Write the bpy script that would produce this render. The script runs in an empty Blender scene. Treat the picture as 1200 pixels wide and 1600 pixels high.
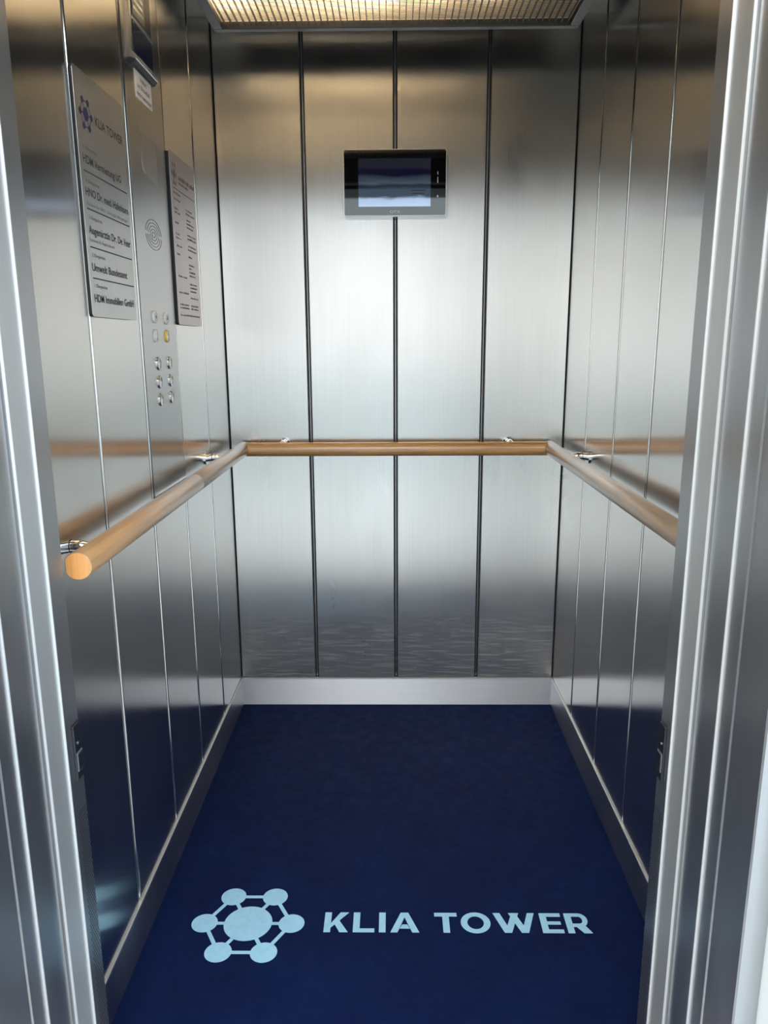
import bpy, bmesh, math, random
from mathutils import Vector, Matrix
random.seed(7)
S = bpy.context.scene
C = S.collection
PI = math.pi

# ------------------------------------------------------------------ camera
def make_camera():
    cx, cy, cz, yaw, pit, rol, f = -0.0092, -2.4844, 1.2588, -0.0130, 0.2196, -0.0053, 1179.23
    fw = Vector((math.sin(yaw)*math.cos(pit), math.cos(yaw)*math.cos(pit), -math.sin(pit)))
    r = Vector((math.cos(yaw), -math.sin(yaw), 0)); u = r.cross(fw)
    r2 = r*math.cos(rol) + u*math.sin(rol); u2 = -r*math.sin(rol) + u*math.cos(rol)
    cd = bpy.data.cameras.new('camera'); co = bpy.data.objects.new('camera', cd); C.objects.link(co)
    cd.sensor_fit = 'HORIZONTAL'; cd.sensor_width = 36; cd.lens = f/1200*36; cd.clip_start = .02
    co.matrix_world = Matrix(((r2.x, u2.x, -fw.x, cx), (r2.y, u2.y, -fw.y, cy), (r2.z, u2.z, -fw.z, cz), (0, 0, 0, 1)))
    S.camera = co
make_camera()

# ------------------------------------------------------------------ world, lights, exposure
W = bpy.data.worlds.new('sky'); S.world = W; W.use_nodes = True
W.node_tree.nodes['Background'].inputs[0].default_value = (.95, .97, .98, 1)
W.node_tree.nodes['Background'].inputs[1].default_value = 1.42
S.view_settings.view_transform = 'Standard'; S.view_settings.look = 'None'
S.view_settings.gamma = 1; S.view_settings.use_curve_mapping = False
S.view_settings.exposure = 0.48

def area(name, loc, rot, sx, sy, power, col):
    l = bpy.data.lights.new(name, 'AREA'); l.shape = 'RECTANGLE'; l.size = sx; l.size_y = sy
    l.energy = power; l.color = col
    o = bpy.data.objects.new(name, l); C.objects.link(o); o.location = loc; o.rotation_euler = rot
    return o
area('landing_overhead_fill', (-.6, -3.2, 2.56), (0, 0, 0), 1.6, .9, 46, (1, .96, .90))  # added fill light, unseen; brightens the car floor and rails
area('landing_side_fill', (2.15, -3.3, 1.2), (0, math.radians(90), 0), 1.3, 2.0, 55, (.82, .91, 1))  # unseen cool area light added at the right to brighten the left jamb

# ------------------------------------------------------------------ helpers
WL = {}
def wloc(o): return WL.get(o.name, Vector((0, 0, 0))) if o else Vector((0, 0, 0))
def link(o, parent=None, loc=(0, 0, 0)):
    C.objects.link(o); loc = Vector(loc); WL[o.name] = loc
    if parent: o.parent = parent
    o.location = loc - wloc(parent) if parent else loc
    return o
def tag(o, label=None, cat=None, group=None, kind=None):
    if label: o['label'] = label
    if cat: o['category'] = cat
    if group: o['group'] = group
    if kind: o['kind'] = kind
    return o
def empty(name, loc=(0, 0, 0), parent=None, **k):
    o = bpy.data.objects.new(name, None); o.empty_display_size = .05
    return tag(link(o, parent, loc), **k)
def obj(name, bm, mat, parent=None, loc=(0, 0, 0), smooth=False, **k):
    if isinstance(bm, bpy.types.Mesh): me = bm
    else:
        me = bpy.data.meshes.new(name)
        bmesh.ops.recalc_face_normals(bm, faces=bm.faces)
        if smooth:
            for f in bm.faces: f.smooth = True
            for e in bm.edges:
                if len(e.link_faces) == 2 and e.calc_face_angle() > .6: e.smooth = False
        bm.to_mesh(me); bm.free()
    if mat and not me.materials: me.materials.append(mat)
    return tag(link(bpy.data.objects.new(name, me), parent, loc), **k)
def bx(bm, x0, x1, y0, y1, z0, z1, bev=0, seg=1):
    vs = [bm.verts.new((x, y, z)) for x in (x0, x1) for y in (y0, y1) for z in (z0, z1)]
    fs = [bm.faces.new([vs[i] for i in q]) for q in ((0, 1, 3, 2), (4, 6, 7, 5), (0, 4, 5, 1), (2, 3, 7, 6), (0, 2, 6, 4), (1, 5, 7, 3))]
    if bev:
        es = list({e for f in fs for e in f.edges})
        bmesh.ops.bevel(bm, geom=es, offset=bev, segments=seg, profile=.5, affect='EDGES')
    return bm
def box(name, b, mat, parent=None, bev=0, seg=1, **k):
    return obj(name, bx(bmesh.new(), *b, bev, seg), mat, parent, **k)
def prism(bm, pts, axis, a, b):
    """closed 2-D outline extruded along axis (0,1,2) between a and b"""
    def P(p, t):
        q = list(p); q.insert(axis, t); return q
    A = [bm.verts.new(P(p, a)) for p in pts]; B = [bm.verts.new(P(p, b)) for p in pts]
    n = len(pts); bm.faces.new(A); bm.faces.new(B[::-1])
    for i in range(n): bm.faces.new((A[i], B[i], B[(i+1) % n], A[(i+1) % n]))
    return bm
def rrect(u0, u1, v0, v1, r, n=5):
    out = []
    for cu, cv, a0 in ((u1-r, v1-r, 0), (u0+r, v1-r, 90), (u0+r, v0+r, 180), (u1-r, v0+r, 270)):
        for i in range(n+1):
            a = math.radians(a0+90*i/n); out.append((cu+r*math.cos(a), cv+r*math.sin(a)))
    return out
def circ(cu, cv, r, n=32, s=1): return [(cu+r*math.cos(2*PI*i/n), cv+s*r*math.sin(2*PI*i/n)) for i in range(n)]
def tube(bm, pts, r, n=12, caps=True):
    pts = [Vector(p) for p in pts]; rings = []
    up0 = Vector((0, 0, 1))
    for i, p in enumerate(pts):
        d = ((pts[min(i+1, len(pts)-1)]-pts[max(i-1, 0)])).normalized()
        a = d.cross(up0)
        if a.length < 1e-3: a = d.cross(Vector((1, 0, 0)))
        a.normalize(); b = d.cross(a)
        rings.append([bm.verts.new(p+a*r*math.cos(2*PI*k/n)+b*r*math.sin(2*PI*k/n)) for k in range(n)])
    for A, B in zip(rings, rings[1:]):
        for k in range(n): bm.faces.new((A[k], A[(k+1) % n], B[(k+1) % n], B[k]))
    if caps: bm.faces.new(rings[0]); bm.faces.new(rings[-1][::-1])
    return bm
def lathe_x(bm, prof, n=28, c=(0, 0, 0)):
    """profile [(x, r)] turned about the x axis"""
    rings = []
    for x, r in prof:
        if r < 1e-6: rings.append([bm.verts.new((c[0]+x, c[1], c[2]))])
        else: rings.append([bm.verts.new((c[0]+x, c[1]+r*math.cos(2*PI*k/n), c[2]+r*math.sin(2*PI*k/n))) for k in range(n)])
    for A, B in zip(rings, rings[1:]):
        for k in range(n):
            if len(A) == 1 and len(B) == 1: continue
            if len(A) == 1: bm.faces.new((A[0], B[k], B[(k+1) % n]))
            elif len(B) == 1: bm.faces.new((A[k], A[(k+1) % n], B[0]))
            else: bm.faces.new((A[k], A[(k+1) % n], B[(k+1) % n], B[k]))
    return bm

# ------------------------------------------------------------------ materials
def mat(name, col, rough=.5, metal=0, spec=None, ior=None):
    m = bpy.data.materials.new(name); m.use_nodes = True
    b = m.node_tree.nodes['Principled BSDF']
    b.inputs['Base Color'].default_value = (*col, 1); b.inputs['Roughness'].default_value = rough
    b.inputs['Metallic'].default_value = metal
    if ior: b.inputs['IOR'].default_value = ior
    return m
def NT(m): return m.node_tree, m.node_tree.nodes, m.node_tree.links, m.node_tree.nodes['Principled BSDF']
def coords(m, scale=(1, 1, 1)):
    t, n, l, b = NT(m)
    tc = n.new('ShaderNodeNewGeometry'); mp = n.new('ShaderNodeMapping'); mp.inputs['Scale'].default_value = scale
    l.new(tc.outputs['Position'], mp.inputs['Vector']); return mp.outputs['Vector']
def noise(m, vec, scale, detail=4, rough=.6):
    t, n, l, b = NT(m); x = n.new('ShaderNodeTexNoise'); x.inputs['Scale'].default_value = scale
    x.inputs['Detail'].default_value = detail; x.inputs['Roughness'].default_value = rough
    l.new(vec, x.inputs['Vector']); return x.outputs['Fac']
def ramp(m, fac, stops):
    t, n, l, b = NT(m); r = n.new('ShaderNodeValToRGB'); e = r.color_ramp.elements
    while len(e) < len(stops): e.new(.5)
    for q, (p, c) in zip(e, stops): q.position = p; q.color = (*c, 1) if len(c) == 3 else c
    l.new(fac, r.inputs['Fac']); return r.outputs['Color']
def bump(m, h, strength, dist=.001):
    t, n, l, b = NT(m); x = n.new('ShaderNodeBump'); x.inputs['Strength'].default_value = strength
    x.inputs['Distance'].default_value = dist; l.new(h, x.inputs['Height']); l.new(x.outputs['Normal'], b.inputs['Normal'])

def steel(name, col=(.62, .62, .61), rough=.30, aniso=.75, scratch=False, horiz=False):
    m = mat(name, col, rough, 1); t, n, l, b = NT(m)
    b.inputs['Anisotropic'].default_value = aniso
    tg = n.new('ShaderNodeCombineXYZ')
    for i, v in enumerate((0, 0, 1) if horiz else (1, 1, 0)): tg.inputs[i].default_value = v
    l.new(tg.outputs[0], b.inputs['Tangent'])
    g = noise(m, coords(m, (1, 1, .012) if not horiz else (.03, .03, 1)), 170, 2)
    big = noise(m, coords(m, (1, 1, .35)), 5, 3)
    c1 = ramp(m, g, [(.25, tuple(x*.965 for x in col)), (.75, tuple(min(1, x*1.02) for x in col))])
    mx = n.new('ShaderNodeMix'); mx.data_type = 'RGBA'; mx.blend_type = 'MULTIPLY'; mx.inputs[0].default_value = 1
    l.new(c1, mx.inputs[6]); l.new(ramp(m, big, [(.3, (.93, .93, .94)), (.7, (1, 1, 1))]), mx.inputs[7])
    l.new(mx.outputs[2], b.inputs['Base Color'])
    rg = ramp(m, big, [(.3, (rough*.88,)*3), (.7, (rough*1.12,)*3)])
    if scratch:
        s = noise(m, coords(m, (11, 1, 150)), 1, 5, .62)
        sr = ramp(m, s, [(.50, (0, 0, 0)), (.62, (1, 1, 1))])
        # kicked and scuffed zone: fades out about 40 cm above the floor
        geo = n.new('ShaderNodeNewGeometry'); sp = n.new('ShaderNodeSeparateXYZ'); l.new(geo.outputs['Position'], sp.inputs[0])
        mr = n.new('ShaderNodeMapRange'); mr.inputs['From Min'].default_value = .42; mr.inputs['From Max'].default_value = .24
        l.new(sp.outputs['Z'], mr.inputs['Value'])
        ml = n.new('ShaderNodeMath'); ml.operation = 'MULTIPLY'; l.new(sr, ml.inputs[0]); l.new(mr.outputs[0], ml.inputs[1])
        ad = n.new('ShaderNodeMath'); ad.operation = 'MULTIPLY_ADD'; l.new(ml.outputs[0], ad.inputs[0]); ad.inputs[1].default_value = .15; l.new(rg, ad.inputs[2])
        l.new(ad.outputs[0], b.inputs['Roughness'])
        mt = n.new('ShaderNodeMath'); mt.operation = 'MULTIPLY_ADD'; l.new(ml.outputs[0], mt.inputs[0]); mt.inputs[1].default_value = -.16; mt.inputs[2].default_value = 1
        mz = n.new('ShaderNodeMath'); mz.operation = 'MULTIPLY_ADD'; l.new(mr.outputs[0], mz.inputs[0]); mz.inputs[1].default_value = -.10; l.new(mt.outputs[0], mz.inputs[2])
        l.new(mz.outputs[0], b.inputs['Metallic'])
    else: l.new(rg, b.inputs['Roughness'])
    return m
M = {}
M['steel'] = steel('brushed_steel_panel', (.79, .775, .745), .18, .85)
M['steel_back'] = steel('brushed_steel_back_panel', (.80, .80, .78), .30, .85, scratch=True)
M['steel_cop'] = steel('brushed_steel_control_plate', (.60, .60, .59), .21, .88)
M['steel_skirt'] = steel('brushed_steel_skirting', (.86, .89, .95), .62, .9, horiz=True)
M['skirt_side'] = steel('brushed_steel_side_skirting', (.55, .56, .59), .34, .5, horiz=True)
M['steel_jamb'] = steel('brushed_steel_jamb', (.48, .49, .505), .32, .65)
NT(M['steel_jamb'])[3].inputs['Metallic'].default_value = .96
M['steel_matt'] = steel('matt_steel_door', (.58, .60, .61), .42, .4)
NT(M['steel_matt'])[3].inputs['Metallic'].default_value = .72
M['steel_edge'] = mat('bright_steel_edge', (.85, .86, .87), .45, .75)
M['steel_dark'] = mat('channel_steel', (.30, .31, .32), .35, 1)
M['groove'] = mat('dark_groove', (.10, .10, .095), .5, .5)
M['chrome'] = mat('polished_steel', (.78, .78, .78), .10, 1)
M['satin'] = mat('satin_steel', (.62, .62, .62), .25, 1)
M['black'] = mat('black_rubber', (.012, .013, .015), .5)
M['blackplastic'] = mat('black_plastic', (.010, .013, .018), .3)
M['greyplastic'] = mat('grey_plastic', (.10, .11, .13), .35)
M['white'] = mat('white_plastic', (.72, .73, .72), .35)
M['yellow'] = mat('amber_ring', (.85, .50, .06), .35)
M['paper'] = mat('white_paper', (.74, .70, .67), .7)
M['ink'] = mat('dark_ink', (.05, .055, .07), .6)
M['inkgrey'] = mat('grey_ink', (.17, .16, .17), .6)
M['logoink'] = mat('violet_blue_ink', (.022, .022, .075), .5)
M['plate'] = steel('light_aluminium_plate', (.70, .70, .69), .34, .5)
M['plate2'] = steel('rose_aluminium_plate', (.63, .56, .55), .36, .5)
M['plaster'] = mat('white_plaster', (.76, .83, .86), .7)
M['cream'] = mat('cream_plaster', (.86, .80, .70), .7)
M['landing_floor'] = mat('landing_stone', (.62, .64, .66), .35)
M['header'] = mat('dark_header', (.05, .05, .052), .6)
M['dark'] = mat('shaft_dark', (.03, .03, .032), .6)
M['ceil'] = mat('car_ceiling_steel', (.34, .31, .28), .45, .5)
M['frame'] = mat('light_frame_grey', (.13, .125, .115), .40, .6)
M['logo'] = mat('pale_blue_lettering', (.40, .62, .82), .55)
n0 = noise(M['logo'], coords(M['logo']), 60, 4)
NT(M['logo'])[2].new(ramp(M['logo'], n0, [(.3, (.34, .66, .92)), (.7, (.42, .75, .98))]), NT(M['logo'])[3].inputs['Base Color'])

def floor_mat():
    m = mat('navy_floor_covering', (.008, .015, .06), .55); t, n, l, b = NT(m)
    a = noise(m, coords(m), 7, 6, .65)
    l.new(ramp(m, a, [(.3, (.0004, .0062, .048)), (.62, (.0007, .0098, .066)), (.8, (.0020, .0150, .084))]), b.inputs['Base Color'])
    l.new(ramp(m, noise(m, coords(m), 28, 5, .7), [(.4, (.66,)*3), (.75, (.5,)*3)]), b.inputs['Roughness'])
    b.inputs['IOR'].default_value = 1.25
    bump(m, noise(m, coords(m), 340, 4, .7), .35, .0012)
    return m
M['floor'] = floor_mat()
def wood_mat(name, axis, cols):
    sc = [26, 26, 26]; sc[axis] = 1.6
    m = mat(name, cols[1], .32); t, n, l, b = NT(m)
    a = noise(m, coords(m, sc), 3.2, 6, .65)
    l.new(ramp(m, a, [(.3, cols[0]), (.5, cols[1]), (.72, cols[2])]), b.inputs['Base Color'])
    b.inputs['Coat Weight'].default_value = 1; b.inputs['Coat Roughness'].default_value = .33; b.inputs['Coat IOR'].default_value = 1.7
    bump(m, a, .15, .0006)
    return m
WC = [(.40, .22, .10), (.52, .30, .14), (.64, .40, .21)]
M['wood_y'] = wood_mat('lacquered_wood_side', 1, WC)
M['wood_pale'] = wood_mat('pale_wood', 1, [(.27, .185, .125), (.36, .26, .18), (.46, .35, .26)])  # paler, less saturated wood for right rail and rear left piece
M['wood_x'] = wood_mat('lacquered_wood_back', 0, [(.36, .17, .05), (.52, .27, .09), (.62, .34, .13)])
M['endgrain'] = wood_mat('wood_end_grain', 2, [(.66, .30, .09), (.82, .38, .12), (.90, .45, .16)])
def glass_mat(name, col, ior): 
    m = mat(name, col, .03, 0, ior=ior); return m
M['glass'] = glass_mat('black_display_glass', (.003, .003, .004), 2.3)
M['copglass'] = glass_mat('dark_blue_display_glass', (.010, .016, .04), 1.9)
def screen_mat():
    m = mat('display_picture_glare', (.003, .004, .006), .03, 0, ior=2.3); t, n, l, b = NT(m)
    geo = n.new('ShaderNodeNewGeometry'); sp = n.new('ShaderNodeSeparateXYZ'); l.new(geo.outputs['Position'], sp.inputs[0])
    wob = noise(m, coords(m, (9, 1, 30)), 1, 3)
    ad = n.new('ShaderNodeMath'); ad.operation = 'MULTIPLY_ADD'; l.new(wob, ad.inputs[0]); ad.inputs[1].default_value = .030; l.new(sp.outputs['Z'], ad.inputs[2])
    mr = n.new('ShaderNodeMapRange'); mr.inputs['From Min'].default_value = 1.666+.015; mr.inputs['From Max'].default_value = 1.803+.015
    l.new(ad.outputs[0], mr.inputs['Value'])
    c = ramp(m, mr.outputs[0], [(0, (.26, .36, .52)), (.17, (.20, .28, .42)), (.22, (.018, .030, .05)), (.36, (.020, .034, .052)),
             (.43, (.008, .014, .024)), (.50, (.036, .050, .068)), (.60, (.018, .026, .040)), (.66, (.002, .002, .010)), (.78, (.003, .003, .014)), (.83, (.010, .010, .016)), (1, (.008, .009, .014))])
    l.new(c, b.inputs['Emission Color']); b.inputs['Emission Strength'].default_value = 1  # picture bands; the pale lower band also carries the landing's reflection
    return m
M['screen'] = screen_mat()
def diffuser_mat():
    m = bpy.data.materials.new('warm_diffuser'); m.use_nodes = True; n = m.node_tree.nodes; l = m.node_tree.links
    n.clear(); o = n.new('ShaderNodeOutputMaterial'); mx = n.new('ShaderNodeMixShader'); mx.inputs[0].default_value = .55
    d = n.new('ShaderNodeBsdfDiffuse'); d.inputs[0].default_value = (.55, .50, .42, 1)
    t = n.new('ShaderNodeBsdfTranslucent'); t.inputs[0].default_value = (.85, .79, .68, 1)
    l.new(d.outputs[0], mx.inputs[1]); l.new(t.outputs[0], mx.inputs[2]); l.new(mx.outputs[0], o.inputs[0]); return m
M['diffuser'] = diffuser_mat()
M['blade'] = mat('louvre_blade', (.16, .15, .135), .45, .2)

# ------------------------------------------------------------------ text
FR = {'side': Matrix(((0, 0, 1), (1, 0, 0), (0, 1, 0))),      # reads along +y, faces +x
      'back': Matrix(((1, 0, 0), (0, 0, -1), (0, 1, 0)))}     # reads along +x, faces -y
def text(name, s, frame, origin, width, height, m, parent, bold=0., depth=.0004):
    cu = bpy.data.curves.new('t', 'FONT'); cu.body = s; cu.extrude = 0; cu.offset = bold; cu.resolution_u = 3
    o = bpy.data.objects.new('t', cu); C.objects.link(o); bpy.context.view_layer.update()
    me = bpy.data.meshes.new_from_object(o.evaluated_get(bpy.context.evaluated_depsgraph_get()))
    bpy.data.objects.remove(o)
    xs = [v.co.x for v in me.vertices]; x0, x1 = min(xs), max(xs); k = height/.70
    R = FR[frame]; O = Vector(origin); kx = width/(x1-x0) if width else k
    for v in me.vertices: v.co = O + R @ Vector(((v.co.x-x0)*kx, v.co.y*k, depth))
    me.name = name; me.materials.clear()
    return obj(name, me, m, parent)

# ------------------------------------------------------------------ setting: car shell
H = 2.20; W2 = .55; YF = -1.41; G = .0055        # G = half width of the joints between panels
wl = empty('wall_left', (-.58, -.7, 0), kind='structure', label='left wall of the lift car, tall brushed steel panels')
wr = empty('wall_right', (.58, -.7, 0), kind='structure', label='right wall of the lift car, tall brushed steel panels')
wb = empty('wall_back', (0, .03, 0), kind='structure', label='rear wall of the lift car, four brushed steel panels')
def side_wall(sgn, root, cuts):
    X = sgn*W2
    def B(x0, x1, *r): return (min(x0, x1), max(x0, x1), *r)
    box('backing', B(X+sgn*.016, X+sgn*.03, YF, .03, 0, H), M['dark'], root)
    for a, b in zip(cuts, cuts[1:]):
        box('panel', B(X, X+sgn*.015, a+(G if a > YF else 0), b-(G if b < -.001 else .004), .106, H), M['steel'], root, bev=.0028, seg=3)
    for c in cuts[1:-1]:
        box('joint_strip', B(X+sgn*.006, X+sgn*.0155, c-.0053, c+.0053, .106, H), M['steel_dark'], root)
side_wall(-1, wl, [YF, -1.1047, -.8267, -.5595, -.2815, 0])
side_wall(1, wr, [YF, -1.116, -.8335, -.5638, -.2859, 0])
box('backing', (-W2-.03, W2+.03, .016, .03, 0, H), M['dark'], wb)
bc = [-W2, -.2818, -.0017, .2809, W2]
for a, b in zip(bc, bc[1:]):
    box('panel', (a+(.0065 if a > -W2 else .003), b-(.0065 if b < W2 else .003), 0, .015, .106, H), M['steel_back'], wb, bev=.0012)
for c in bc[1:-1]:
    box('joint_strip', (c-.0016, c+.0016, .011, .0155, .106, H), M['steel_dark'], wb)

fl = box('floor', (-.556, .556, -1.41, .004, -.03, 0), M['floor'], kind='structure', label='navy blue lift car floor with a pale blue emblem and lettering')
# skirting, a hand high, with a thin bright upper lip
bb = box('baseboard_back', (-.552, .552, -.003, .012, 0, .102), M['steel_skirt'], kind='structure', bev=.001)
box('lip', (-.55, .55, -.0038, .006, .0995, .1035), M['steel_edge'], bb)
for s, n in ((-1, 'left'), (1, 'right')):
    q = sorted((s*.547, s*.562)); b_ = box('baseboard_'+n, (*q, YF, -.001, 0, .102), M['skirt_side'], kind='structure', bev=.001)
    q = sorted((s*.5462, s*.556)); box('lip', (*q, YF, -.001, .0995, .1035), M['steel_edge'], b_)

ce = box('ceiling', (-.60, .60, YF, .03, H, H+.03), M['ceil'], kind='structure', label='dark ceiling of the lift car')

# front of the car: jambs and door edges, stepping outwards towards the landing
ZT = 2.0
def outline_jamb(name, pts, mat_, parent=None, z0=0, z1=ZT, **k):
    return obj(name, prism(bmesh.new(), pts, 2, z0, z1), mat_, parent, **k)
for s in (-1, 1):
    side = 'left' if s < 0 else 'right'
    off = 0.0 if s > 0 else .0
    x1, x2, x3, x4 = ((.4044, .4072, .4100, .4128) if s > 0 else (.5030, .5060, .5088, .5116))
    d = -.0046 if s < 0 else 0
    ya, yb, yc, yd, ye, yf = YF, -1.450+d, -1.503+d, -1.578+d, -1.615+d, -1.693+d
    P = lambda l: [(s*x, y) for x, y in l]
    # car front post
    j = outline_jamb('trim_1' if s < 0 else 'trim_2', P([(x1, ya), (x1, yb), (.60, yb), (.60, ya)]), M['steel_jamb'], kind='structure',
                     label='brushed steel front post of the lift car on the %s, with perforated vent' % side)
    outline_jamb('edge', P([(x1, yb), (x1, yb-.002), (x2, yb-.002), (x2, yb)]), M['steel_edge'], j)
    # car door, slid open: only its leading edge shows
    dr = empty('door_1' if s < 0 else 'door_2', (s*.55, (yb+yc)/2, 0), kind='structure', label='open lift car door, its leading edge at the %s post' % side)
    outline_jamb('leading_edge', P([(x2, yb-.002), (x2, yc), (.60, yc), (.60, yb-.002)]), M['steel_matt'], dr)
    outline_jamb('edge', P([(x2, yc), (x2, yc-.002), (x3+.001, yc-.002), (x3+.001, yc)]), M['steel_edge'], dr)
    # landing door, slid open: hollow moulded leading edge, then flat
    ld = empty('door_3' if s < 0 else 'door_4', (s*.55, (yc+yd)/2, 0), kind='structure', label='open landing door with hollow moulded edge on the %s' % side)
    cove = []
    for i in range(9):
        t = i/8; cove.append((x3+.006*(1-math.sin(t*PI/2)), yc-.002-.034*(1-math.cos(t*PI/2))))
    obj('leading_edge', prism(bmesh.new(), P(cove+[(x3, yd), (.60, yd), (.60, yc-.002)]), 2, 0, ZT), M['steel_jamb'], ld, smooth=True)
    outline_jamb('edge', P([(x3, yd), (x3, yd-.002), (x4, yd-.002), (x4, yd)]), M['steel_edge'], ld)
    # landing frame
    fr = empty('door_frame_'+side, (s*.55, (yd+yf)/2, 0), kind='structure', label='brushed steel frame of the landing doorway, %s upright' % side)
    fr.name = 'trim_3' if s < 0 else 'trim_4'; WL[fr.name] = WL['door_frame_'+side]
    outline_jamb('reveal', P([(x4, yd-.002), (x4, ye), (x4+.0015, ye-.003), (x4+.0015, yf), (.443 if s > 0 else .535, yf), (.60, yf), (.60, yd-.002)]), M['steel_jamb'], fr)
    outline_jamb('face', P([(x4+.0015, yf), (x4+.0030, yf-.003), (x4+.0255, yf-.003), (x4+.0255, yf)]), M['steel_jamb'], fr)
    # perforated ventilation strip and black box on the post
    inner = s*(x1-.0004)
    bm = bmesh.new()
    nrow = int((.555-.01)/.0062)
    for r_ in range(nrow):
        for c_ in range(6):
            yy = -1.4125-.0052*c_-(.0026 if r_ % 2 else 0); zz = .010+.0062*r_
            if yy < -1.442: continue
            vs = [bm.verts.new((inner, yy+.0016*math.cos(k*PI/3), zz+.0016*math.sin(k*PI/3))) for k in range(6)]; bm.faces.new(vs)
    obj('vent_perforation', bm, M['black'], j, kind='stuff')
    t = empty('light_curtain_box', (s*x1, -1.424, .60), label='small black plastic box on the %s front post above the perforated vent' % side, cat='sensor', group=None)
    def SB(x0, x1_, *r): return (min(s*x0, s*x1_), max(s*x0, s*x1_), *r)
    yo = .0
    tag(t, cat='sensor')
    t['category'] = 'sensor'
    box('housing', SB(x1-.004, x1+.001, -1.4385, -1.413, .598, .690), M['blackplastic'], t, bev=.0012)
    box('cover', SB(x1-.0055, x1-.003, -1.4355, -1.416, .612, .644), M['greyplastic'], t, bev=.001)
    box('inset', SB(x1-.0062, x1-.005, -1.4335, -1.418, .615, .641), M['blackplastic'], t)
    obj('screw', lathe_x(bmesh.new(), [(-.001, 0), (-.001, .0022), (.001, .0022), (.001, 0)], 12), M['satin'], t, loc=(s*(x1-.0045), -1.427, .658))
# headers over the openings
box('trim_5', (-.60, .60, -1.46, YF, ZT, H+.03), M['header'], kind='structure', label='dark header over the lift car opening')
box('trim_6', (-.60, .60, -1.70, -1.47, 1.985, H+.03), M['header'], kind='structure', label='dark header over the landing opening')

box('light_block_top', (-.62, .62, -1.73, -1.40, H+.03, H+.05), M['dark'], kind='structure')  # unseen closers here and below, added to block stray sky light
box('light_block_left', (-.64, -.601, -1.73, .03, -.03, H+.05), M['dark'], kind='structure')
box('light_block_right', (.601, .64, -1.73, .03, -.03, H+.05), M['dark'], kind='structure')
box('wall_landing_rear', (-2.3, 2.3, -6.6, -6.5, 0, .98), M['plaster'], kind='structure')
# landing outside
lf = box('floor_landing', (-2.2, 2.2, -6.5, YF, -.05, -.004), M['landing_floor'], kind='structure', label='pale stone landing floor outside the lift')
lf.name = 'floor_landing'
wf = empty('wall_front', (0, -1.70, 0), kind='structure', label='white plastered landing wall around the lift opening')
for nme, b in (('wall_part', (-2.2, -.541, -1.72, -1.46, 0, 2.6)), ('wall_part', (.4445, 2.2, -1.72, -1.60, 0, 2.6)), ('wall_part', (-.541, .4445, -1.72, -1.701, 1.985, 2.6))):
    box(nme, b, M['plaster'], wf)
box('corner_bead', (.4445, .460, -1.7235, -1.7195, 0, 2.6), M['white'], wf)
box('wall_landing_left', (-2.3, -2.2, -6.5, -1.46, 0, 2.6), M['cream'], kind='structure')
box('wall_landing_right', (2.2, 2.3, -6.5, -1.46, 0, 2.6), M['plaster'], kind='structure')
box('ceiling_landing', (-2.3, 2.3, -6.5, -1.46, 2.6, 2.7), M['plaster'], kind='structure')

# ------------------------------------------------------------------ emblem and lettering on the floor
def molecule(plane, cu, cv, ru, rv, m, parent, thick, at, big=.044, small=.0235, bar=.0052):
    """hexagon of six discs round a large disc; plane maps (u,v,t) to xyz. ru, rv: hexagon radii"""
    k = ru/.097
    cnt = [0]
    def add(name, pts):
        cnt[0] += 1; th = thick*(.55 if name == 'link_bar' else 1)+cnt[0]*thick*.008
        bm = bmesh.new(); A = [bm.verts.new(plane(u, v, at)) for u, v in pts]; B = [bm.verts.new(plane(u, v, at+th)) for u, v in pts]
        bm.faces.new(A); bm.faces.new(B[::-1]); n = len(pts)
        for i in range(n): bm.faces.new((A[i], B[i], B[(i+1) % n], A[(i+1) % n]))
        return obj(name, bm, m, parent)
    nodes = [(cu+ru*math.cos(math.radians(60*i)), cv+rv*math.sin(math.radians(60*i))) for i in range(6)]
    e = empty('emblem', plane(cu, cv, at), parent)
    parent = e
    def bar_(a, b):
        d = Vector((b[0]-a[0], b[1]-a[1])); nn = Vector((-d.y, d.x)).normalized()*bar*k/2
        add('link_bar', [(a[0]+nn.x, a[1]+nn.y), (b[0]+nn.x, b[1]+nn.y), (b[0]-nn.x, b[1]-nn.y), (a[0]-nn.x, a[1]-nn.y)])
    for i in range(6): bar_(nodes[i], nodes[(i+1) % 6]); bar_((cu, cv), nodes[i])
    for p in nodes: add('disc', circ(*p, small*k, 36, rv/ru*.96))
    add('disc', circ(cu, cv, big*k, 48, rv/ru*.97))
molecule(lambda u, v, t: (u, v, t), -.3355, -1.0475, .0970, .0950, M['logo'], fl, .0006, .0002, big=.0535, small=.0250*1.15, bar=.0085)

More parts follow.
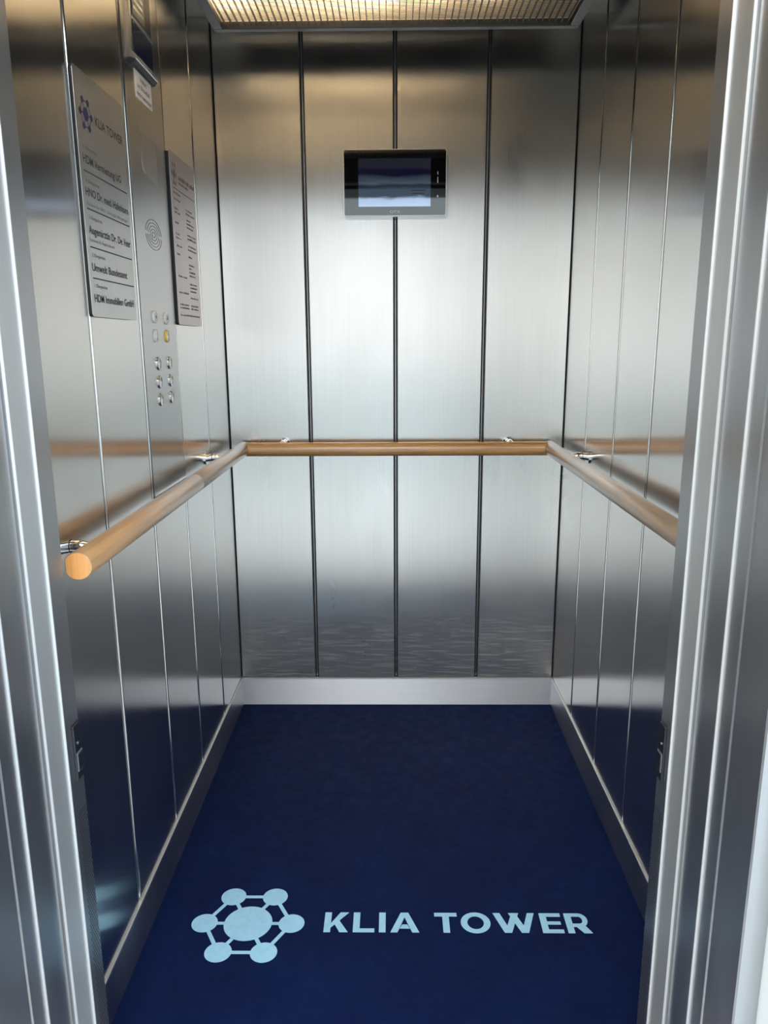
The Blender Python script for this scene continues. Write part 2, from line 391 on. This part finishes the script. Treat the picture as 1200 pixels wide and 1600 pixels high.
def strokes_letter(ch, w, h, sv, sh):
    """list of closed outlines with origin at lower left"""
    def q(a, b, c, d): return [a, b, c, d]
    R_ = lambda x0, x1, y0, y1: [(x0, y0), (x1, y0), (x1, y1), (x0, y1)]
    if ch == 'K': return [R_(0, sv, 0, h), [(sv*.9, h*.40), (w-.019, h), (w, h), (sv*.9, h*.19)], [(sv+.006, h*.47), (w-.0185, 0), (w, 0), (sv+.0155, h*.66)]]
    if ch == 'L': return [R_(0, sv, 0, h), R_(sv, w, 0, sh)]
    if ch == 'I': return [R_(0, sv, 0, h)]
    if ch == 'A':
        c = w/2; t = .0085
        return [[(0, 0), (.0155, 0), (c+t*.1, h*.80), (c, h), (c-t, h)], [(w, 0), (w-.0155, 0), (c-t*.1, h*.80), (c, h), (c+t, h)], [(.0205, h*.19), (w-.0205, h*.19), (w-.026, h*.39), (.026, h*.39)]]
    if ch == 'T': return [R_(0, w, h-sh, h), R_(w/2-sv/2, w/2+sv/2, 0, h-sh)]
    if ch == 'E': return [R_(0, sv, 0, h), R_(sv, w, h-sh*.95, h), R_(sv, w*.94, h*.5-sh*.42, h*.5+sh*.42), R_(sv, w, 0, sh*.95)]
    if ch == 'W':
        s = .0155; a = w*.28; b = w*.5; 
        return [[(0, h), (s, h), (a+s*.62, 0), (a-s*.38, 0)], [(a-s*.38, 0), (a+s*.62, 0), (b+s*.75, h), (b-s*.25, h)],
                [(b-s*.75, h), (b+s*.25, h), (w-a+s*.38, 0), (w-a-s*.62, 0)], [(w-a-s*.62, 0), (w-a+s*.38, 0), (w, h), (w-s, h)]]
    if ch == 'R':
        out = [R_(0, sv, 0, h)]
        oc, r1, r2 = h*.655, h*.345, h*.345-sh*.9; cx = w*.58
        o1 = [(sv, h)]+[(cx+r1*math.cos(a)*.95, oc+r1*math.sin(a)) for a in [PI/2-PI*i/12 for i in range(13)]]+[(sv, oc-r1)]
        i1 = [(sv, oc-r2)]+[(cx+r2*math.cos(a)*.72, oc+r2*math.sin(a)) for a in [-PI/2+PI*i/12 for i in range(13)]]+[(sv, oc+r2)]
        out.append(o1+i1)
        out.append([(w*.40, h*.33), (w-.0185, 0), (w, 0), (w*.40+.021, h*.36)])
        return out
    if ch == 'O':
        n = 40; return [('ring', w/2, h/2, w/2, h/2*1.05, w/2-sv*1.0, h/2*1.05-sh*1.08, n)]
def floor_letters():
    h = .0585; sv = .0148; sh = .0108
    e = empty('lettering', (.13, -1.043, 0), fl)
    spec = [('K', 0, .0535), ('L', .0643, .0475), ('I', .1217, .0148), ('A', .147, .0635), ('T', .2455, .0505), ('O', .3035, .066), ('W', .3775, .093), ('E', .481, .047), ('R', .5365, .0530)]
    for ch, dx, w in spec:
        bm = bmesh.new(); ox, oy = -.1656+dx, -1.0722; zt = .0008
        for pl in strokes_letter(ch, w, h, sv, sh):
            if pl[0] == 'ring':
                _, cu, cv, a, b, a2, b2, n = pl; A = []
                for (ra, rb) in ((a, b), (a2, b2)):
                    for z in (.0003, .0009): A.append([bm.verts.new((ox+cu+ra*math.cos(2*PI*i/n), oy+cv+rb*math.sin(2*PI*i/n), z)) for i in range(n)])
                for i in range(n):
                    k = (i+1) % n
                    bm.faces.new((A[1][i], A[1][k], A[3][k], A[3][i])); bm.faces.new((A[0][i], A[0][k], A[1][k], A[1][i]))
                    bm.faces.new((A[2][i], A[3][i], A[3][k], A[2][k]))
            else: zt += .00006; prism(bm, [(ox+x, oy+y) for x, y in pl], 2, .0003, zt)
        obj('letter', bm, M['logo'], e)
floor_letters()

# ------------------------------------------------------------------ handrail
def rail_outline(flat_dir, n=28, r=.0225):
    """round bar with its wall side planed flat; flat_dir = sign of the flat side on the u axis"""
    pts = []
    for i in range(n):
        a = 2*PI*i/n; u, v = r*math.cos(a), r*math.sin(a)
        if u*flat_dir > r*.86: u = flat_dir*r*.86
        pts.append((u, v))
    return pts
hr = empty('handrail', (0, -.05, .925), label='lacquered wooden handrail running round three sides of the lift on steel brackets', cat='handrail')
RZ = .925; RX = .4985
def side_rail(s, a, b):
    pts = [(s*RX+u, RZ+v) for u, v in rail_outline(s)]
    bm = prism(bmesh.new(), pts, 1, a, b)
    ends = [e for e in bm.edges if abs(e.verts[0].co.y-e.verts[1].co.y) < 1e-6]
    bmesh.ops.bevel(bm, geom=ends, offset=.0014, segments=2, profile=.5, affect='EDGES')
    return bm
for s, segs in ((-1, ((-1.3690, -.6555), (-.6545, -.030))), (1, ((-1.3690, -.030),))):
    for a, b in segs:
        o = obj('rail', side_rail(s, a, b), M['wood_pale'] if s > 0 or a > -1 else M['wood_y'], hr, smooth=True, label='pale rail piece' if s > 0 or a > -1 else None)
obj('end_cap', prism(bmesh.new(), [(-RX+u*.93, RZ+v*.93) for u, v in rail_outline(-1)], 1, -1.3698, -1.3685), M['endgrain'], hr, label='pale sawn end grain of the left rail')
obj('end_cap', prism(bmesh.new(), [(RX+u*.93, RZ+v*.93) for u, v in rail_outline(1)], 1, -1.3698, -1.3685), M['endgrain'], hr)
pts = [(-.052+u, RZ+v) for u, v in rail_outline(1)]
obj('rail', prism(bmesh.new(), pts, 0, -.488, .488), M['wood_x'], hr, smooth=True)
def bracket(path, wall, nrm):
    b = obj('bracket', tube(bmesh.new(), path, .0105, 16), M['chrome'], hr, smooth=True)
    p = Vector(wall); n = Vector(nrm)
    obj('wall_rosette', tube(bmesh.new(), [p, p+n*.004], .019, 24), M['chrome'], b, smooth=True)
    q = Vector(path[1]); obj('collar', tube(bmesh.new(), [q-n*.0006, q+n*.0006], .0112, 16), M['black'], b, smooth=True)
for s, ys in ((-1, (-1.312, -.335)), (1, (-1.312, -.335))):
    for y in ys:
        zb = .942
        bracket([(s*.550, y, zb-.003), (s*.530, y, zb), (s*.518, y, zb+.0005), (s*.508, y+.002, zb-.003), (s*.500, y+.004, zb-.010)], (s*.550, y, zb-.003), (-s, 0, 0))
for x in (-.37, .37):
    bracket([(x, 0, .939), (x, -.020, .942), (x, -.034, .9425), (x, -.044, .940), (x, -.052, .932)], (x, 0, .939), (0, -1, 0))

# ------------------------------------------------------------------ control panel on the left wall
X = -.549
cp = empty('control_panel', (-.55, -.693, .925), label='tall brushed steel control panel set into the left wall with round buttons', cat='control panel')
obj('faceplate', prism(bmesh.new(), [(-.8205, .929), (-.5655, .929), (-.5655, 2.19), (-.8205, 2.19)], 0, -.5495, -.5478), M['steel_cop'], cp)
box('sill_strip', (-.5500, -.5462, -.8205, -.5655, .9235, .9290), M['chrome'], cp)
box('shadow_gap', (-.5499, -.5490, -.8205, -.5655, .9200, .9235), M['black'], cp)
XF = -.5478
# speaker grille: short engraved curved slots
bm = bmesh.new()
for k in range(5):
    rr = (k+1)/5
    for sg, dy in ((1, .008), (-1, -.008)):
        pp = []
        for i in range(19):
            a = math.radians(8)+math.radians(164)*i/18
            pp.append((XF-.0002, -.692-sg*dy*.4+.058*rr*math.cos(a), 1.500+sg*(-.001+.033*rr*math.sin(a))))
        tube(bm, pp, .0008, 5)
obj('speaker_grille', bm, M['groove'], cp, kind='stuff')
# buttons
def dished(ring_mat, y, z, kind):
    r = .0148
    b = obj('button', lathe_x(bmesh.new(), [(0, r), (.0022, r), (.0032, r-.0010), (.0032, r-.0028), (.0026, r-.0034)], 32), ring_mat, cp, loc=(XF, y, z), smooth=True)
    obj('button_face', lathe_x(bmesh.new(), [(.0026, r-.0034), (.0014, r-.006), (.0006, r*.3), (.0004, 0)], 32), M['chrome'], b, loc=(XF, y, z), smooth=True)
    return b
def raised(y, z):
    r = .0140
    b = obj('button', lathe_x(bmesh.new(), [(0, r), (.0030, r), (.0040, r-.0014), (.0042, 0)], 32), M['white'], cp, loc=(XF, y, z), smooth=True)
    for k in range(10):
        a = 2*PI*k/10; obj('raised_dot', lathe_x(bmesh.new(), [(0, .0011), (.0010, .0008), (.0012, 0)], 8), M['satin'], b, loc=(XF+.0038, y+.0100*math.cos(a), z+.0100*math.sin(a)))
    return b
for i, (y, z) in enumerate(((-.7330, 1.320), (-.6455, 1.3195))):
    b = raised(y, z)
    bm = bmesh.new()
    if i == 0:
        prism(bm, [(-.0055, 0), (-.0012, .0042), (-.0012, -.0042)], 0, 0, .0004); prism(bm, [(.0055, 0), (.0012, .0042), (.0012, -.0042)], 0, 0, .0004)
    else: prism(bm, [(-.005, -.001), (-.0035, -.001), (-.0025, .004), (0, .006), (.0025, .004), (.0035, -.001), (.005, -.001), (.005, -.003), (-.005, -.003)], 0, 0, .0004)
    obj('symbol', bm, M['greyplastic'], b, loc=(XF+.0041, y, z))
    b['label'] = 'white round button with a grey symbol'
b = dished(M['white'], -.7330, 1.2785, 0); b['label'] = 'round button with white ring'
b = dished(M['yellow'], -.6465, 1.2785, 0); b['label'] = 'round button with amber yellow ring'
for z in (1.2165, 1.1750, 1.1345):
    for y in (-.7270, -.6400): dished(M['satin'], y, z, 0)
# tilted display housing at the top
hb = obj('display_housing', prism(bmesh.new(), [(-.5480, 1.834), (-.5345, 1.8305), (-.5330, 1.8315), (-.5400, 1.8460), (-.5400, 2.12), (-.5480, 2.12)], 1, -.785, -.632), M['satin'], cp)
obj('underside_shadow', prism(bmesh.new(), [(-.5480, 1.8215), (-.5400, 1.8235), (-.5346, 1.8303), (-.5480, 1.8338)], 1, -.782, -.634), M['black'], hb)  # black wedge: the shadow below the lip put into the underside's colour
box('display_glass', (-.5405, -.5388, -.772, -.645, 1.846, 1.906), M['copglass'], hb, bev=.0008)
box('display_bar', (-.5405, -.5376, -.776, -.640, 1.906, 1.912), M['satin'], hb)
box('display_glass', (-.5405, -.5388, -.772, -.645, 1.914, 2.05), M['blackplastic'], hb, bev=.0008)
box('display_plate', (-.5390, -.5382, -.768, -.690, 1.920, 2.03), M['steel_dark'], hb)
for k in range(5): box('display_bar', (-.5382, -.5376, -.765, -.700, 1.930+.014*k, 1.936+.014*k), M['satin'], hb)
nt = obj('notice_sticker', prism(bmesh.new(), [(-.757, 1.768), (-.6445, 1.768), (-.6445, 1.8270), (-.757, 1.8270)], 0, -.5478, -.5470), M['paper'],
         label='white paper notice with three lines stuck below the display of the control panel', cat='sticker')
text('lettering', 'Aufzug', 'side', (-.5470, -.722, 1.8060), .042, .0090, M['inkgrey'], nt, .02)
text('lettering', 'im Brandfall', 'side', (-.5470, -.741, 1.7900), .080, .0090, M['inkgrey'], nt, .02)
text('lettering', 'nicht benutzen', 'side', (-.5470, -.750, 1.7740), .098, .0090, M['inkgrey'], nt, .02)
film = steel('worn_film', (.56, .56, .56), .36, .4)
obj('film_residue', prism(bmesh.new(), [(-.758, 1.712), (-.700, 1.700), (-.640, 1.705), (-.634, 1.668), (-.640, 1.612), (-.700, 1.618), (-.738, 1.625), (-.748, 1.650), (-.742, 1.668), (-.732, 1.690)], 0, -.5478, -.5475), film,
    label='faint clear film residue on the control panel above the speaker grille', cat='sticker')

# ------------------------------------------------------------------ directory sign (left)
def sign(name, y0, y1, z0, z1, x0, x1, m, label):
    s = empty(name, (x0, (y0+y1)/2, z0), label=label, cat='sign', group=None)
    bm = prism(bmesh.new(), rrect(y0, y1, z0, z1, .006, 4), 0, x1-.0008, x1)
    obj('plate', bm, m, s)
    bm = prism(bmesh.new(), rrect(y0+.0002, y1-.003, z0+.0004, z1-.003, .006, 4), 0, x0, x1-.0008)
    obj('mount', bm, M['black'], s)
    return s
X1 = -.5430
s1 = sign('directory_sign', -1.1040, -.8670, 1.3085, 1.7185, -.5500, X1, M['plate'], 'light aluminium directory sign with blue emblem and five tenant lines, left of control panel')
side_plane = lambda x: (lambda u, v, t: (x+t, u, v))
molecule(side_plane(X1), -1.0590, 1.6505, .0245, .0240, M['logoink'], s1, .0003, .0001, big=.046, small=.024, bar=.007)
text('lettering', 'KLIA TOWER', 'side', (X1, -1.0175, 1.6430), .141, .0155, M['ink'], s1, .02)
def rule(s, x, y0, y1, z, t=.0022): box('rule', (x, x+.0004, y0, y1, z-t/2, z+t/2), M['ink'], s)
L1 = -1.0890
rows = [(1.5915, 'Obergeschoss 5', 'HDM Vermietung UG', 1.5685, .186, None, 1.5548),
        (1.5365, '4. Obergeschoss', 'HNO Dr. med. Haferkorn', 1.5145, .214, ('Facharzt für HNO  Chirurgie, Allergologie', .205, 1.4985), 1.4925),
        (1.4760, '3. Obergeschoss', 'Augenärztin Dr. De Veer', 1.4515, .215, ('Fachärztin für Augenheilkunde', .120, 1.4385), 1.4285),
        (1.4125, '2. Obergeschoss', 'Umwelt Bundesamt', 1.3880, .180, None, 1.3755),
        (1.3600, '1. Obergeschoss', 'HDM Immobilien GmbH', 1.3345, .208, None, None)]
for zf, fs, nm, zn, wn, sub, zr in rows:
    fs = fs if fs[0].isdigit() else '5. Obergeschoss'
    text('lettering', fs, 'side', (X1, L1+.004, zf), .062, .0058, M['inkgrey'], s1, .01)
    text('lettering', nm, 'side', (X1, L1, zn), wn, .0135, M['ink'], s1, .012)
    if sub: text('lettering', sub[0], 'side', (X1, L1, sub[2]), sub[1], .0052, M['inkgrey'], s1, .005)
    if zr: rule(s1, X1, L1, -.8735, zr)

# second sign: rose tinted, two columns of print too small to read
X2 = -.5410
s2 = sign('notice_sign', -.5560, -.3300, 1.3075, 1.7130, -.5500, X2, M['plate2'], 'rose tinted metal sign with two columns of tiny print, right of control panel')
molecule(side_plane(X2), -.5215, 1.6640, .0175, .0240, M['inkgrey'], s2, .0003, .0001, big=.046, small=.024, bar=.007)
def scribble(y0, y1, z, h, m=M['inkgrey']):
    bm = bmesh.new(); y = y0
    while y < y1-.002:
        w = random.uniform(.0022, .0042); hh = h*random.choice((.62, .7, .7, 1))
        if random.random() < .88: bx(bm, X2, X2+.0003, y, min(y+w*.75, y1), z, z+hh)
        y += w
    obj('print_line', bm, m, s2)
scribble(-.486, -.335, 1.658, .012); scribble(-.484, -.400, 1.6475, .006)
rule(s2, X2, -.537, -.338, 1.6315, .0016)
left_col = [(1.619, .062), (1.605, .06), (1.583, .042), (1.574, .052), (1.550, .030), (1.524, .034), (1.515, .05), (1.496, .052), (1.476, .030), (1.424, .085), (1.385, .090), (1.356, .085), (1.348, .09)]
right_col = [(1.594, .060), (1.585, .085), (1.570, .042), (1.561, .074), (1.552, .064), (1.533, .086), (1.524, .084), (1.506, .080), (1.497, .084), (1.479, .036), (1.459, .058), (1.450, .024), (1.441, .060), (1.432, .060),
             (1.411, .070), (1.402, .066), (1.393, .062), (1.376, .080), (1.356, .074), (1.348, .074)]
for z, w in left_col: scribble(-.537, -.537+w, z, .0046)
for z, w in right_col: scribble(-.430, min(-.430+w, -.338), z, .0046)
scribble(-.536, -.350, 1.330, .0045)

# ------------------------------------------------------------------ screen on the rear wall
mo = empty('wall_display', (-.0025, 0, 1.6385), label='black glass flat display with pale lower band on the rear wall above the handrail', cat='monitor')
mo.name = 'monitor'; WL['monitor'] = WL['wall_display']
def bprism(name, out, a, b, m, p, **k): return obj(name, prism(bmesh.new(), out, 1, a, b), m, p, **k)
bprism('housing', rrect(-.1585, .1535, 1.6375, 1.8295, .007), -.0325, 0, M['satin'], mo)
bprism('glass', rrect(-.1565, .1515, 1.6400, 1.8270, .006), -.0345, -.0325, M['glass'], mo)
box('bezel_strip', (-.1545, .1495, -.0353, -.0340, 1.6385, 1.6415), M['satin'], mo, bev=.0005)
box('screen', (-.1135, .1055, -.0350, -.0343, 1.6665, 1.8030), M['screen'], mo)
text('lettering', 'OTIS', 'back', (-.0185, -.0345, 1.6475), .032, .0075, M['white'], mo, .03)
for z0, z1, w in ((1.757, 1.7655, .0012), (1.733, 1.7500, .0013), (1.6925, 1.6985, .0025)):
    bm = prism(bmesh.new(), [(.127-w, z0), (.127+w, z0), (.127+w*.5, z1), (.127-w*.5, z1)], 1, -.0349, -.0345); obj('icon', bm, M['white'], mo)
for z0, wd in ((1.7115, .044), (1.7030, .040)): box('screen_text_bar', (.048, .048+wd*.95, -.0352, -.0350, z0-.0012, z0+.0016), M['blackplastic'], mo)

# ------------------------------------------------------------------ ceiling light
cl = empty('ceiling_light', (0, -.72, 2.10), label='suspended ceiling light panel with grey frame and ribbed warm diffuser', cat='ceiling light')
FX, FY0, FY1 = .5005, -1.37, -.165
for nme, b in (('frame', (-FX, FX, FY1-.022, FY1, 2.10, 2.125)), ('frame', (-FX, FX, FY0, FY0+.030, 2.10, 2.125)),
               ('frame', (-FX, -FX+.026, FY0+.030, FY1-.022, 2.10, 2.125)), ('frame', (FX-.026, FX, FY0+.030, FY1-.022, 2.10, 2.125))):
    box(nme, b, M['frame'], cl, bev=.002)
for b in ((-FX+.004, FX-.004, FY1-.008, FY1-.004, 2.125, 2.199), (-FX+.004, FX-.004, FY0+.004, FY0+.008, 2.125, 2.199),
          (-FX+.004, -FX+.008, FY0+.008, FY1-.008, 2.125, 2.199), (FX-.008, FX-.004, FY0+.008, FY1-.008, 2.125, 2.199)):
    box('casing', b, M['dark'], cl)
box('diffuser', (-FX+.012, FX-.012, FY0+.012, FY1-.012, 2.1185, 2.1200), M['diffuser'], cl)
blade = None; x = -.4655
while x < .470:
    if blade is None:
        bm = bx(bmesh.new(), -.0012, .0012, FY0+.030-(FY0+FY1)/2, FY1-.022-(FY0+FY1)/2, -.004, .004)
        blade = obj('louvre_rib', bm, M['blade'], cl, loc=(x, (FY0+FY1)/2, 2.1125)); bmesh_me = blade.data
    else: obj('louvre_rib', bmesh_me, None, cl, loc=(x, (FY0+FY1)/2, 2.1125))
    x += .0176
bm = bmesh.new(); y = FY0+.034
while y < FY1-.032: bx(bm, -.472, .472, y-.0004, y+.0004, 2.1168, 2.1180); y += .0088
obj('fine_cross_rib', bm, M['blade'], cl, kind='stuff')
def lamp(x, y, p, r=.016):
    l = bpy.data.lights.new('lamp_bulb', 'POINT'); l.energy = p; l.color = (1, .87, .68); l.shadow_soft_size = r
    o = bpy.data.objects.new('lamp_bulb', l); link(o, cl, (x, y, 2.155 if y > -.5 else 2.160))
for x, y, p in ((-.43, -.335, 3.2), (-.25, -.335, 2.4), (-.15, -.335, 2.4), (-.05, -.335, 2.2), (.10, -.335, .9), (.24, -.335, .35), (-.36, -.75, 6.5), (-.36, -1.1, 6.5), (-.08, -.75, 3.5), (-.08, -1.1, 3.5), (.2, -.75, 1.2), (.2, -1.1, .8), (-.36, -1.28, 5)):
    lamp(x, y, p)
